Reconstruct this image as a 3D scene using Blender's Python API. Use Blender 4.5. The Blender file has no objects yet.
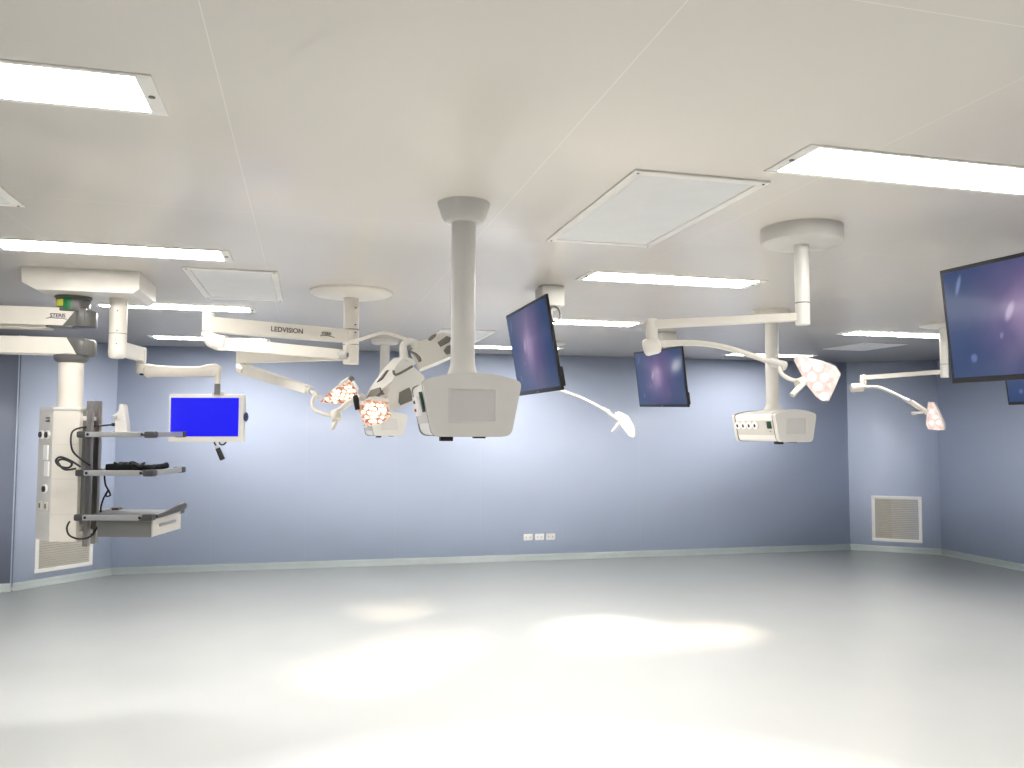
import bpy, bmesh, math, random
from mathutils import Vector, Matrix
random.seed(7)
PI = math.pi
H = 2.87                      # ceiling height
COL = bpy.context.scene.collection

# ------------------------------------------------------------------ materials
def lin(c):
    return tuple(((v/255.0)/12.92 if v/255.0 <= 0.04045 else ((v/255.0+0.055)/1.055)**2.4) for v in c)

def mat(name, rgb, rough=0.4, metal=0.0, spec=0.5, var=0.03, scale=6.0, coat=0.0):
    m = bpy.data.materials.new(name); m.use_nodes = True
    nt = m.node_tree; b = nt.nodes['Principled BSDF']
    c = lin(rgb)
    tc = nt.nodes.new('ShaderNodeTexCoord'); nz = nt.nodes.new('ShaderNodeTexNoise')
    nz.inputs['Scale'].default_value = scale; nz.inputs['Detail'].default_value = 3
    nt.links.new(tc.outputs['Object'], nz.inputs['Vector'])
    rp = nt.nodes.new('ShaderNodeValToRGB')
    rp.color_ramp.elements[0].position = 0.3; rp.color_ramp.elements[1].position = 0.7
    rp.color_ramp.elements[0].color = tuple(v*(1-var) for v in c)+(1,)
    rp.color_ramp.elements[1].color = tuple(min(1, v*(1+var)) for v in c)+(1,)
    nt.links.new(nz.outputs['Fac'], rp.inputs['Fac'])
    nt.links.new(rp.outputs['Color'], b.inputs['Base Color'])
    b.inputs['Roughness'].default_value = rough; b.inputs['Metallic'].default_value = metal
    b.inputs['Specular IOR Level'].default_value = spec
    if coat: b.inputs['Coat Weight'].default_value = coat; b.inputs['Coat Roughness'].default_value = 0.1
    return m

def emat(name, rgb, strength, base=None):
    m = bpy.data.materials.new(name); m.use_nodes = True
    b = m.node_tree.nodes['Principled BSDF']
    b.inputs['Base Color'].default_value = (*lin(base or rgb), 1)
    b.inputs['Emission Color'].default_value = (*lin(rgb), 1)
    b.inputs['Emission Strength'].default_value = strength
    b.inputs['Roughness'].default_value = 0.3
    return m

def seam_mat(name, rgb, rough, pitch, offs, width, seam, axes=(0,), spec=0.5, bump=0.0, coords='Object'):
    """painted panel wall or ceiling with thin joint lines at a regular pitch"""
    m = mat(name, rgb, rough, spec=spec, var=0.012, scale=0.7)
    nt = m.node_tree; b = nt.nodes['Principled BSDF']; L = nt.links
    old = b.inputs['Base Color'].links[0].from_socket
    tc = nt.nodes.new('ShaderNodeTexCoord'); sp = nt.nodes.new('ShaderNodeSeparateXYZ')
    L.new(tc.outputs[coords], sp.inputs[0])
    tot = None
    for k, ax in enumerate(axes):
        ad = nt.nodes.new('ShaderNodeMath'); ad.operation = 'ADD'; ad.inputs[1].default_value = 100*pitch[k]-offs[k]+pitch[k]/2
        L.new(sp.outputs[ax], ad.inputs[0])
        mo = nt.nodes.new('ShaderNodeMath'); mo.operation = 'MODULO'; mo.inputs[1].default_value = pitch[k]
        L.new(ad.outputs[0], mo.inputs[0])
        su = nt.nodes.new('ShaderNodeMath'); su.operation = 'SUBTRACT'; su.inputs[1].default_value = pitch[k]/2
        L.new(mo.outputs[0], su.inputs[0])
        ab = nt.nodes.new('ShaderNodeMath'); ab.operation = 'ABSOLUTE'; L.new(su.outputs[0], ab.inputs[0])
        lt = nt.nodes.new('ShaderNodeMath'); lt.operation = 'LESS_THAN'; lt.inputs[1].default_value = width
        L.new(ab.outputs[0], lt.inputs[0])
        if tot is None: tot = lt.outputs[0]
        else:
            mx = nt.nodes.new('ShaderNodeMath'); mx.operation = 'MAXIMUM'
            L.new(tot, mx.inputs[0]); L.new(lt.outputs[0], mx.inputs[1]); tot = mx.outputs[0]
    mix = nt.nodes.new('ShaderNodeMix'); mix.data_type = 'RGBA'
    L.new(tot, mix.inputs['Factor']); L.new(old, mix.inputs['A']); mix.inputs['B'].default_value = (*lin(seam), 1)
    L.new(mix.outputs['Result'], b.inputs['Base Color'])
    return m

M = {}
M['floor'] = mat('epoxy_floor', (242, 243, 239), 0.13, var=0.015, scale=1.2, spec=0.5)
M['cove'] = mat('cove_vinyl', (172, 180, 178), 0.35)
M['ceil'] = seam_mat('ceiling_panels', (215, 209, 200), 0.26, (1.17, 2.40), (-0.28, 1.635), 0.0013, (232, 228, 220), (0, 1), spec=0.45)
M['wall'] = seam_mat('blue_wall_panels', (202, 212, 233), 0.36, (1.17,), (3.50,), 0.002, (212, 221, 237), (0,), spec=0.4)
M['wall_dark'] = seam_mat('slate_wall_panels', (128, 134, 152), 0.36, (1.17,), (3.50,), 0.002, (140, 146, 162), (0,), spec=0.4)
M['white'] = mat('white_enamel', (213, 208, 198), 0.35)
M['white2'] = mat('cool_white_enamel', (222, 219, 212), 0.35)
M['cream'] = mat('warm_white_plastic', (215, 209, 198), 0.4)
M['grey'] = mat('pale_grey_plastic', (198, 195, 189), 0.4)
M['lgrey'] = mat('light_grey_sheet', (210, 210, 209), 0.5)
M['mgrey'] = mat('mid_grey_plastic', (112, 111, 108), 0.45)
M['dgrey'] = mat('dark_grey_plastic', (92, 91, 88), 0.33)
M['bump'] = mat('charcoal_corner_plastic', (58, 57, 57), 0.45)
M['rubber'] = mat('grey_rubber', (112, 108, 101), 0.6)
M['black'] = mat('black_plastic', (15, 15, 17), 0.45)
M['cable'] = mat('black_cable_rubber', (20, 20, 21), 0.5)
M['seam'] = mat('seam_dark', (96, 92, 90), 0.5)
M['steel'] = mat('brushed_steel', (150, 146, 142), 0.32, metal=0.9)
M['alu'] = mat('anodised_aluminium', (168, 168, 167), 0.35, metal=0.55)
M['shelf'] = mat('grey_steel_shelf', (100, 99, 98), 0.4)
M['sock'] = mat('white_socket_plastic', (236, 234, 230), 0.35)
M['green'] = mat('green_label', (22, 104, 56), 0.4)
M['dgreen'] = mat('dark_green_socket', (20, 58, 40), 0.4)
M['yellow'] = mat('yellow_label', (206, 206, 62), 0.4)
M['purple'] = mat('purple_print', (52, 42, 72), 0.5)
M['print'] = mat('grey_print', (92, 90, 86), 0.5)
M['dblue'] = mat('dark_blue_knob', (44, 44, 96), 0.35)
M['grille'] = mat('beige_grille', (205, 199, 186), 0.5)
M['dust'] = mat('dark_duct', (150, 146, 136), 0.7)
M['red'] = mat('red_insert', (170, 60, 50), 0.4)
M['light'] = emat('light_diffuser', (255, 252, 248), 24.0)
M['light_high'] = emat('light_diffuser_bright', (255, 252, 248), 45.0)
M['light_low'] = emat('light_diffuser_dimmed', (255, 252, 248), 16.0)
M['led'] = emat('led_lens', (255, 240, 218), 1.2)
M['ledsoft'] = emat('led_soft_lens', (255, 238, 232), 0.5, (240, 230, 226))
M['ledbase'] = emat('led_reflector_plate', (220, 150, 128), 0.18, (176, 122, 104))
M['ledpale'] = emat('led_pale_plate', (255, 220, 212), 0.10, (232, 214, 208))
M['bluescreen'] = emat('blue_screen', (24, 24, 255), 0.66, (6, 6, 30))

def mottle(m, c1, c2, scale):
    nt = m.node_tree; b = nt.nodes['Principled BSDF']
    tc = nt.nodes.new('ShaderNodeTexCoord'); vo = nt.nodes.new('ShaderNodeTexVoronoi'); vo.inputs['Scale'].default_value = scale
    nt.links.new(tc.outputs['Object'], vo.inputs['Vector'])
    rp = nt.nodes.new('ShaderNodeValToRGB'); rp.color_ramp.elements[0].position = 0.25; rp.color_ramp.elements[1].position = 0.75
    rp.color_ramp.elements[0].color = (*lin(c1), 1); rp.color_ramp.elements[1].color = (*lin(c2), 1)
    nt.links.new(vo.outputs['Color'], rp.inputs['Fac'])
    nt.links.new(rp.outputs['Color'], b.inputs['Base Color']); nt.links.new(rp.outputs['Color'], b.inputs['Emission Color'])
mottle(M['ledbase'], (176, 112, 96), (250, 214, 188), 55.0)
mottle(M['ledpale'], (226, 198, 193), (246, 226, 220), 40.0)
def tv_mat():
    m = bpy.data.materials.new('monitor_picture'); m.use_nodes = True
    nt = m.node_tree; L = nt.links; b = nt.nodes['Principled BSDF']
    b.inputs['Base Color'].default_value = (0.01, 0.01, 0.015, 1); b.inputs['Roughness'].default_value = 0.4; b.inputs['Specular IOR Level'].default_value = 0.3
    tc = nt.nodes.new('ShaderNodeTexCoord')
    def blob(cx, cz, sx, sz, rot, p0, p1):
        mp = nt.nodes.new('ShaderNodeMapping'); mp.vector_type = 'TEXTURE'
        mp.inputs['Location'].default_value = (cx, 0, cz); mp.inputs['Rotation'].default_value = (0, rot, 0)
        mp.inputs['Scale'].default_value = (sx, 1, sz)
        L.new(tc.outputs['Object'], mp.inputs['Vector'])
        sp = nt.nodes.new('ShaderNodeSeparateXYZ'); L.new(mp.outputs[0], sp.inputs[0])
        cb = nt.nodes.new('ShaderNodeCombineXYZ'); L.new(sp.outputs[0], cb.inputs[0]); L.new(sp.outputs[2], cb.inputs[2])
        ln = nt.nodes.new('ShaderNodeVectorMath'); ln.operation = 'LENGTH'; L.new(cb.outputs[0], ln.inputs[0])
        nz = nt.nodes.new('ShaderNodeTexNoise'); nz.inputs['Scale'].default_value = 7
        L.new(tc.outputs['Object'], nz.inputs['Vector'])
        ad = nt.nodes.new('ShaderNodeMath'); ad.operation = 'MULTIPLY_ADD'; ad.inputs[1].default_value = 0.5
        L.new(nz.outputs['Fac'], ad.inputs[0]); L.new(ln.outputs['Value'], ad.inputs[2])
        mr = nt.nodes.new('ShaderNodeMapRange'); mr.interpolation_type = 'SMOOTHSTEP'
        mr.inputs['From Min'].default_value = p0+0.25; mr.inputs['From Max'].default_value = p1+0.25
        mr.inputs['To Min'].default_value = 1; mr.inputs['To Max'].default_value = 0
        L.new(ad.outputs[0], mr.inputs['Value'])
        return mr.outputs[0]
    cur = None
    def mixin(fac, col, first=None):
        nonlocal cur
        mx = nt.nodes.new('ShaderNodeMix'); mx.data_type = 'RGBA'
        L.new(fac, mx.inputs['Factor'])
        if cur is None: mx.inputs['A'].default_value = (*lin(first), 1)
        else: L.new(cur, mx.inputs['A'])
        mx.inputs['B'].default_value = (*lin(col), 1); cur = mx.outputs['Result']
    mixin(blob(0.0, 0.03, 0.36, 0.36, 0.1, 0.0, 1.3), (128, 108, 158), (50, 76, 126))
    mixin(blob(-0.04, 0.02, 0.13, 0.16, 0.2, 0.0, 1.2), (176, 150, 192))
    mixin(blob(-0.14, 0.03, 0.022, 0.06, 0.5, 0.3, 1.2), (206, 188, 220))
    mixin(blob(-0.43, 0.21, 0.014, 0.06, 0.35, 0.5, 1.1), (120, 140, 190))
    mixin(blob(-0.38, -0.19, 0.025, 0.03, 0.3, 0.4, 1.1), (112, 130, 186))
    mixin(blob(-0.2, -0.085, 0.012, 0.02, 0.3, 0.4, 1.1), (150, 140, 200))
    L.new(cur, b.inputs['Emission Color']); b.inputs['Emission Strength'].default_value = 0.50
    return m
M['tv'] = tv_mat()

# ------------------------------------------------------------------ mesh builder
class MB:
    def __init__(self): self.bm = bmesh.new(); self.mi = 0
    def _take(self, tmp, bevel=0.0, seg=2, xf=None, ang=0.6):
        if bevel > 0:
            es = [e for e in tmp.edges if len(e.link_faces) == 2 and e.calc_face_angle(0) > ang]
            if es: bmesh.ops.bevel(tmp, geom=es, offset=bevel, segments=seg, profile=0.6, affect='EDGES', clamp_overlap=True)
        if xf is not None: bmesh.ops.transform(tmp, matrix=xf, verts=tmp.verts)
        bmesh.ops.recalc_face_normals(tmp, faces=tmp.faces)
        vm = {}
        for v in tmp.verts: vm[v] = self.bm.verts.new(v.co)
        for f in tmp.faces:
            try:
                g = self.bm.faces.new([vm[v] for v in f.verts]); g.material_index = self.mi
            except ValueError: pass
        tmp.free(); return self
    def slot(self, i): self.mi = i; return self
    def box(self, c, s, bevel=0.0, rot=None, seg=2):
        t = bmesh.new(); bmesh.ops.create_cube(t, size=1.0)
        bmesh.ops.scale(t, vec=s, verts=t.verts)
        xf = Matrix.Translation(c)
        if rot is not None: xf = xf @ rot.to_4x4()
        return self._take(t, bevel, seg, xf)
    def prism(self, poly, depth, frame, bevel=0.0, seg=2, scale2=1.0, ang=0.6):
        """poly: 2D outline; frame = (origin, u, v); extrudes along u x v by depth"""
        o, u, v = (Vector(q) for q in frame); u.normalize(); v.normalize(); n = u.cross(v)
        cx = sum(p[0] for p in poly)/len(poly); cy = sum(p[1] for p in poly)/len(poly)
        t = bmesh.new()
        a = [t.verts.new(o+u*p[0]+v*p[1]) for p in poly]
        b = [t.verts.new(o+u*(cx+(p[0]-cx)*scale2)+v*(cy+(p[1]-cy)*scale2)+n*depth) for p in poly]
        t.faces.new(a); t.faces.new(b[::-1])
        k = len(poly)
        for i in range(k): t.faces.new((a[i], b[i], b[(i+1) % k], a[(i+1) % k]))
        return self._take(t, bevel, seg, ang=ang)
    def lathe(self, prof, origin=(0, 0, 0), axis=(0, 0, 1), seg=32, caps=True):
        o = Vector(origin); ax = Vector(axis).normalized()
        q = Vector((0, 0, 1)).rotation_difference(ax)
        t = bmesh.new(); rings = []
        for r, z in prof:
            if r < 1e-6: rings.append([t.verts.new(o+q @ Vector((0, 0, z)))])
            else: rings.append([t.verts.new(o+q @ Vector((r*math.cos(2*PI*i/seg), r*math.sin(2*PI*i/seg), z))) for i in range(seg)])
        for A, B in zip(rings, rings[1:]):
            for i in range(seg):
                j = (i+1) % seg
                if len(A) == 1 and len(B) == 1: continue
                if len(A) == 1: t.faces.new((A[0], B[i], B[j]))
                elif len(B) == 1: t.faces.new((A[i], B[0], A[j]))
                else: t.faces.new((A[i], B[i], B[j], A[j]))
        if caps:
            for R in (rings[0], rings[-1]):
                if len(R) > 1: t.faces.new(R)
        return self._take(t)
    def cyl(self, p0, p1, r0, r1=None, seg=24, bevel=0.0):
        r1 = r0 if r1 is None else r1
        p0 = Vector(p0); p1 = Vector(p1); L = (p1-p0).length
        b = min(bevel, L*0.45, r0*0.9, r1*0.9)
        if b > 0:
            prof = [(r0-b, 0), (r0-0.3*b, 0.3*b), (r0, b), (r1, L-b), (r1-0.3*b, L-0.3*b), (r1-b, L)]
        else: prof = [(r0, 0), (r1, L)]
        return self.lathe(prof, p0, p1-p0, seg)
    def tube(self, pts, r, seg=12, smooth=4, flat=1.0, radii=None):
        P = [Vector(p) for p in pts]
        if smooth > 1 and len(P) > 2:
            Q = []; RR = []
            for i in range(len(P)-1):
                a = P[max(i-1, 0)]; b = P[i]; c = P[i+1]; d = P[min(i+2, len(P)-1)]
                for k in range(smooth):
                    s = k/smooth
                    Q.append(0.5*((2*b)+(c-a)*s+(2*a-5*b+4*c-d)*s*s+(3*b-a-3*c+d)*s**3))
                    RR.append((radii[i]*(1-s)+radii[i+1]*s) if radii else r)
            Q.append(P[-1]); RR.append(radii[-1] if radii else r)
        else: Q = P; RR = list(radii) if radii else [r]*len(P)
        t = bmesh.new(); rings = []; n = None
        for i, p in enumerate(Q):
            d = (Q[min(i+1, len(Q)-1)]-Q[max(i-1, 0)]).normalized()
            if n is None:
                n = d.orthogonal().normalized() if abs(d.z) > 0.95 else Vector((0, 0, 1)).cross(d).normalized()
            n = (n-d*n.dot(d)).normalized(); m = d.cross(n)
            rings.append([t.verts.new(p+n*RR[i]*math.cos(2*PI*k/seg)*flat+m*RR[i]*math.sin(2*PI*k/seg)) for k in range(seg)])
        for A, B in zip(rings, rings[1:]):
            for k in range(seg): t.faces.new((A[k], B[k], B[(k+1) % seg], A[(k+1) % seg]))
        t.faces.new(rings[0]); t.faces.new(rings[-1])
        return self._take(t)
    def beam(self, p0, p1, h0, h1, w0, w1, bevel=0.01, up=(0, 0, 1)):
        """rectangular arm from p0 to p1, heights h and widths w at both ends"""
        p0 = Vector(p0); p1 = Vector(p1); d = (p1-p0).normalized(); s = d.cross(Vector(up)).normalized(); u = s.cross(d)
        t = bmesh.new(); R = []
        for p, h, w in ((p0, h0, w0), (p1, h1, w1)):
            R.append([t.verts.new(p+s*a*w/2+u*b*h/2) for a, b in ((-1, -1), (1, -1), (1, 1), (-1, 1))])
        t.faces.new(R[0]); t.faces.new(R[1][::-1])
        for k in range(4): t.faces.new((R[0][k], R[1][k], R[1][(k+1) % 4], R[0][(k+1) % 4]))
        return self._take(t, bevel, 3)
    def ball(self, c, r, scale=(1, 1, 1), rot=None):
        t = bmesh.new(); bmesh.ops.create_uvsphere(t, u_segments=24, v_segments=14, radius=r)
        bmesh.ops.scale(t, vec=scale, verts=t.verts)
        xf = Matrix.Translation(c)
        if rot is not None: xf = xf @ rot.to_4x4()
        return self._take(t, xf=xf)
    def build(self, name, mats, parent=None, label=None):
        mats = mats if isinstance(mats, (list, tuple)) else [mats]
        me = bpy.data.meshes.new(name)
        inv = wmat(parent).inverted() if parent is not None else None
        if inv is not None: bmesh.ops.transform(self.bm, matrix=inv, verts=self.bm.verts)
        for f in self.bm.faces: f.smooth = True
        for e in self.bm.edges:
            if len(e.link_faces) == 2 and e.calc_face_angle(0) > 0.62: e.smooth = False
        self.bm.to_mesh(me); self.bm.free()
        for m in mats: me.materials.append(m)
        o = bpy.data.objects.new(name, me); COL.objects.link(o)
        if parent is not None: o.parent = parent
        if label: o['label'] = label
        return o

def wmat(o):
    """world matrix of an object whose ancestors carry only location and rotation"""
    m = Matrix.LocRotScale(o.location, o.rotation_euler, None)
    return wmat(o.parent) @ m if o.parent is not None else m

def thing(name, label, cat, loc=(0, 0, 0), rot=(0, 0, 0), group=None):
    o = bpy.data.objects.new(name, None); COL.objects.link(o)
    o.location = loc; o.rotation_euler = rot; o.empty_display_size = 0.1
    return tag(o, label, cat, group)
def tag(o, label, cat, group=None):
    o['label'] = label; o['category'] = cat
    if group: o['group'] = group
    return o
def struct(o, label=None):
    o['kind'] = 'structure'
    if label: o['label'] = label
    return o
def dup(root, label, loc, rotz=None):
    """a copy of a thing with copies of its parts and sub-parts"""
    def cp(o, par):
        c = o.copy(); COL.objects.link(c); c.parent = par
        for ch in [k for k in bpy.data.objects if k.parent == o and k is not c]: cp(ch, c)
        return c
    r = cp(root, None); r.location = loc; r['label'] = label
    if rotz is not None: r.rotation_euler = (0, 0, rotz)
    return r
def text_mesh(name, body, size, o, u, v, m, parent, spacing=1.0):
    cu = bpy.data.curves.new(name+'_outline', 'FONT'); cu.body = body; cu.size = size; cu.extrude = 0.0006
    cu.offset = size*0.022; cu.align_x = 'LEFT'; cu.space_character = spacing
    t = bpy.data.objects.new(name+'_outline', cu); COL.objects.link(t)
    bpy.context.view_layer.update()
    me = bpy.data.meshes.new_from_object(t.evaluated_get(bpy.context.evaluated_depsgraph_get()))
    bpy.data.objects.remove(t)
    u = Vector(u).normalized(); v = Vector(v).normalized(); n = u.cross(v)
    X = Matrix((( u.x, v.x, n.x, o[0]), (u.y, v.y, n.y, o[1]), (u.z, v.z, n.z, o[2]), (0, 0, 0, 1)))
    me.transform(wmat(parent).inverted() @ X)
    me.materials.clear(); me.materials.append(m); me.name = name
    ob = bpy.data.objects.new(name, me); COL.objects.link(ob); ob.parent = parent
    return ob

# ------------------------------------------------------------------ camera
YAW, PITCH, ROLL, FPX = 0.25053, 0.05793, 0.00297, 796.3
cam_d = bpy.data.cameras.new('camera'); cam = bpy.data.objects.new('camera', cam_d); COL.objects.link(cam)
cy, sy, cp_, sp_ = math.cos(YAW), math.sin(YAW), math.cos(PITCH), math.sin(PITCH)
Fw = Vector((sy*cp_, cy*cp_, sp_)); Rt = Vector((cy, -sy, 0)); Up = Rt.cross(Fw)
r_ = Rt*math.cos(ROLL)+Up*math.sin(ROLL); u_ = -Rt*math.sin(ROLL)+Up*math.cos(ROLL)
cam.matrix_world = Matrix(((r_.x, u_.x, -Fw.x, 0), (r_.y, u_.y, -Fw.y, 0), (r_.z, u_.z, -Fw.z, 1.81), (0, 0, 0, 1)))
cam_d.sensor_fit = 'HORIZONTAL'; cam_d.sensor_width = 36; cam_d.lens = FPX/1024*36; cam_d.clip_start = 0.05
bpy.context.scene.camera = cam

# ------------------------------------------------------------------ room shell
PL = [(-6.2, -3.6), (-6.2, 10.12), (-3.18, 10.12), (-2.34, 10.97), (8.09, 10.66), (9.08, 9.91), (9.08, -3.6)]   # clockwise from the front left
WN = ['wall_left', 'wall_left_alcove', 'wall_left_corner', 'wall_back', 'wall_right_corner', 'wall_right', 'wall_front']
struct(MB().box((1.5, 3.6, -0.05), (15.8, 15.6, 0.1)).build('floor', M['floor']), 'pale glossy grey-white epoxy floor')
struct(MB().box((1.5, 3.6, H+0.05), (15.8, 15.6, 0.1)).build('ceiling', M['ceil']), 'smooth white panelled ceiling')
for i, nm in enumerate(WN):
    a = Vector((*PL[i], 0)); b = Vector((*PL[(i+1) % len(PL)], 0)); d = (b-a).normalized(); L = (b-a).length
    ang = math.atan2(d.y, d.x)
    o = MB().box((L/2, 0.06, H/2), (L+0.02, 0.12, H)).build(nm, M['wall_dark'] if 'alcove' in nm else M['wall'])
    o.location = a; o.rotation_euler = (0, 0, ang)
    struct(o, 'pale blue painted panel wall')
    # coved skirting that sweeps up out of the floor
    prof = [(0, 0), (0.055, 0), (0.03, 0.006), (0.012, 0.022), (0.004, 0.045), (0.002, 0.085), (0, 0.085)]
    s = MB().prism(prof, L, ((0, 0, 0), (0, -1, 0), (0, 0, 1))).build(nm.replace('wall', 'baseboard'), M['cove'])
    for v in s.data.vertices: v.co.x = -v.co.x if v.co.x < 0 else v.co.x
    s.location = a; s.rotation_euler = (0, 0, ang); struct(s)

# ------------------------------------------------------------------ ceiling lights
def make_light(label, x, y, lm='light'):
    t = thing('ceiling_light', label, 'ceiling light', (x, y, H), group='recessed ceiling lights')
    W, D = 0.662, 0.158; w, d = 0.612, 0.138
    f = MB()
    for cx, cyy, sx, syy in ((0, -(D+d)/2, 2*W, D-d), (0, (D+d)/2, 2*W, D-d), (-(W+w)/2, 0, W-w, 2*d), ((W+w)/2, 0, W-w, 2*d)):
        f.box((x+cx, y+cyy, H-0.003), (sx, syy, 0.006), 0.002)
    f.build('frame', M['white2'], t)
    MB().box((x, y, H-0.002), (2*w, 2*d, 0.004)).build('diffuser', M[lm], t)
    for s in (-1, 1):
        k = MB().cyl((x+s*(W-0.025), y, H-0.006), (x+s*(W-0.025), y, H-0.010), 0.011, seg=16, bevel=0.002)
        k.build('latch', M['dgrey'], t)
    return t
LC = [(-1.115, 'left'), (2.485, 'middle'), (6.22, 'right')]
LR = [2.68, 5.10, 7.36, 9.87]
LL = {(0, 0): 'long white ceiling light at upper left, nearest one of its column', (0, 1): 'lit ceiling light in front of the boom housing on the left',
      (0, 2): 'lit ceiling light just behind the left boom housing and monitor tube', (0, 3): 'short-looking lit ceiling light by the back wall, behind the monitor arm',
      (1, 0): 'biggest bright ceiling light at upper right, beside the square air panel', (1, 1): 'lit ceiling light between the air panel and the tilted wall of screens',
      (1, 2): 'lit ceiling light running behind the tilted screen on its right side', (1, 3): 'thin lit ceiling light by the back wall, behind central column and tilted screen',
      (2, 0): 'ceiling light at far right above the large screen', (2, 1): 'ceiling light beyond the right picture edge behind the large screen',
      (2, 2): 'lit ceiling light left of the large screen at right', (2, 3): 'thin lit ceiling light near back wall behind the right pendant column'}
LL[(1, 1)] = 'lit ceiling light just behind the big framed air panel'
base = None; low = None
LX = {(0, 0): -0.02, (0, 1): -0.02, (0, 2): -0.015, (1, 0): -0.04, (1, 1): -0.02, (1, 2): 0.045, (1, 3): 0.03, (2, 2): 0.03, (2, 3): 0.03}
for i, (lx, _) in enumerate(LC):
    for j, ly in enumerate(LR):
        if i == 2 and j < 2: continue
        lx2 = lx+LX.get((i, j), 0)
        if j == 2: make_light(LL[(i, j)], lx2, ly, 'light_high')
        elif (i, j) == (0, 3): make_light(LL[(i, j)], lx2, ly)
        elif j == 3: (make_light(LL[(i, j)], lx2, ly, 'light_low') if low is None else dup(low, LL[(i, j)], (lx2, ly, H)))
        elif base is None: base = make_light(LL[(i, j)], lx2, ly)
        else: dup(base, LL[(i, j)], (lx2, ly, H))
        if j == 3 and i > 0 and low is None: low = [o for o in bpy.data.objects if o.get('label') == LL[(i, j)]][0]
for lx, ly in ((6.22, 2.68), (6.22, 5.10), (-1.115, 0.2), (2.485, 0.2), (6.22, 0.2), (2.485, -2.1), (-4.72, 7.36), (-4.72, 5.10), (-4.72, 2.68)):  # unseen lights added beyond the view so the room is lit evenly
    dup(base, 'added unseen ceiling light outside the picture, continuing the recessed rows to even the room light', (lx, ly, H))

# ------------------------------------------------------------------ ceiling air panels
def make_panel(label, x, y, lx, ly):
    t = thing('ceiling_air_panel', label, 'ceiling panel', (x, y, H), group='framed ceiling air panels')
    b = 0.045; f = MB()
    for cx, cyy, sx, syy in ((0, -(ly-b)/2, lx, b), (0, (ly-b)/2, lx, b), (-(lx-b)/2, 0, b, ly-2*b), ((lx-b)/2, 0, b, ly-2*b)):
        f.box((x+cx, y+cyy, H-0.005), (sx, syy, 0.010), 0.003)
    f.build('frame', M['white2'], t)
    MB().box((x, y, H-0.004), (lx-2*b-0.006, ly-2*b-0.006, 0.006)).build('perforated_sheet', M['lgrey'], t)
    for sx in (-1, 1):
        for syy in (-1, 1):
            MB().cyl((x+sx*(lx/2-0.022), y+syy*(ly/2-0.022), H-0.010), (x+sx*(lx/2-0.022), y+syy*(ly/2-0.022), H-0.013), 0.006, seg=10).build('screw', M['mgrey'], t)
    return t
make_panel('large framed air panel right of the central pendant column', 1.577, 3.57, 0.62, 1.24)
make_panel('framed grey air panel above the lettered lamp arm', -0.515, 6.14, 0.60, 1.24)
make_panel('air panel corner cut off by the left picture edge', -1.62, 3.59, 0.60, 1.20)
make_panel('faint air panel just in front of the right back corner', 6.73, 8.52, 0.62, 0.80)
make_panel('pale air panel behind the central column, left of the tilted screen', 1.64, 8.85, 0.60, 1.20)

# ------------------------------------------------------------------ wall vents, sockets
def make_vent(label, a, b, z0, z1):
    a = Vector((*a, 0)); b = Vector((*b, 0)); d = (b-a).normalized(); L = (b-a).length; n = Vector((d.y, -d.x, 0))
    t = thing('wall_vent', label, 'air vent', (a+b)/2+Vector((0, 0, z0)), (0, 0, math.atan2(d.y, d.x)), 'return air vents in the corner walls')
    rot = t.rotation_euler.to_matrix(); c = (a+b)/2
    def P(x, off, z): return c+d*x+n*off+Vector((0, 0, z))
    f = MB(); w = 0.045
    for x, z, sx, sz in ((0, z0+w/2, L, w), (0, z1-w/2, L, w), (-(L-w)/2, (z0+z1)/2, w, z1-z0-2*w), ((L-w)/2, (z0+z1)/2, w, z1-z0-2*w)):
        f.box(P(x, 0.010, z), (sx, 0.02, sz), 0.004, rot)
    f.build('frame', M['sock'], t)
    g = MB(); nsl = 22; z = z0+w; st = (z1-z0-2*w)/nsl
    for k in range(nsl):
        g.box(P(0, 0.008, z+(k+0.5)*st), (L-2*w, 0.004, st*0.86), 0, rot @ Matrix.Rotation(0.35, 3, 'X'))
    g.build('grille', M['grille'], t)
    MB().box(P(0, 0.002, (z0+z1)/2), (L-2*w, 0.003, z1-z0-2*w), 0, rot).build('duct_backing', M['dust'], t)
    return t
make_vent('white-framed return air vent low in left corner, behind the boom', (-3.012, 10.29), (-2.525, 10.783), 0.155, 0.867)
make_vent('square white-framed return air vent low in the right corner', (8.336, 10.473), (8.886, 10.069), 0.15, 0.834)
bd = (Vector((8.09, 10.66, 0))-Vector((-2.34, 10.97, 0))).normalized(); bn = Vector((bd.y, -bd.x, 0)); brot = math.atan2(bd.y, bd.x)
for k, (xa, lb) in enumerate(((3.004, 'leftmost of three white socket plates low on the back wall'), (3.168, 'middle of three white socket plates low on the back wall'), (3.328, 'rightmost of three white socket plates low on the back wall'))):
    yy = 10.97+(xa+2.34)*bd.y/bd.x; c = Vector((xa, yy, 0.319))
    t = thing('wall_socket', lb, 'socket', c, (0, 0, brot), 'socket plates on the back wall')
    R3 = t.rotation_euler.to_matrix()
    MB().box(c+bn*0.006, (0.132, 0.012, 0.088), 0.004, R3).build('cover_plate', M['sock'], t)
    for dx in (-0.03, 0.03):
        MB().box(c+bn*0.012+bd*dx, (0.022, 0.004, 0.022), 0.003, R3).build('outlet', M['grey'], t)

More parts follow.
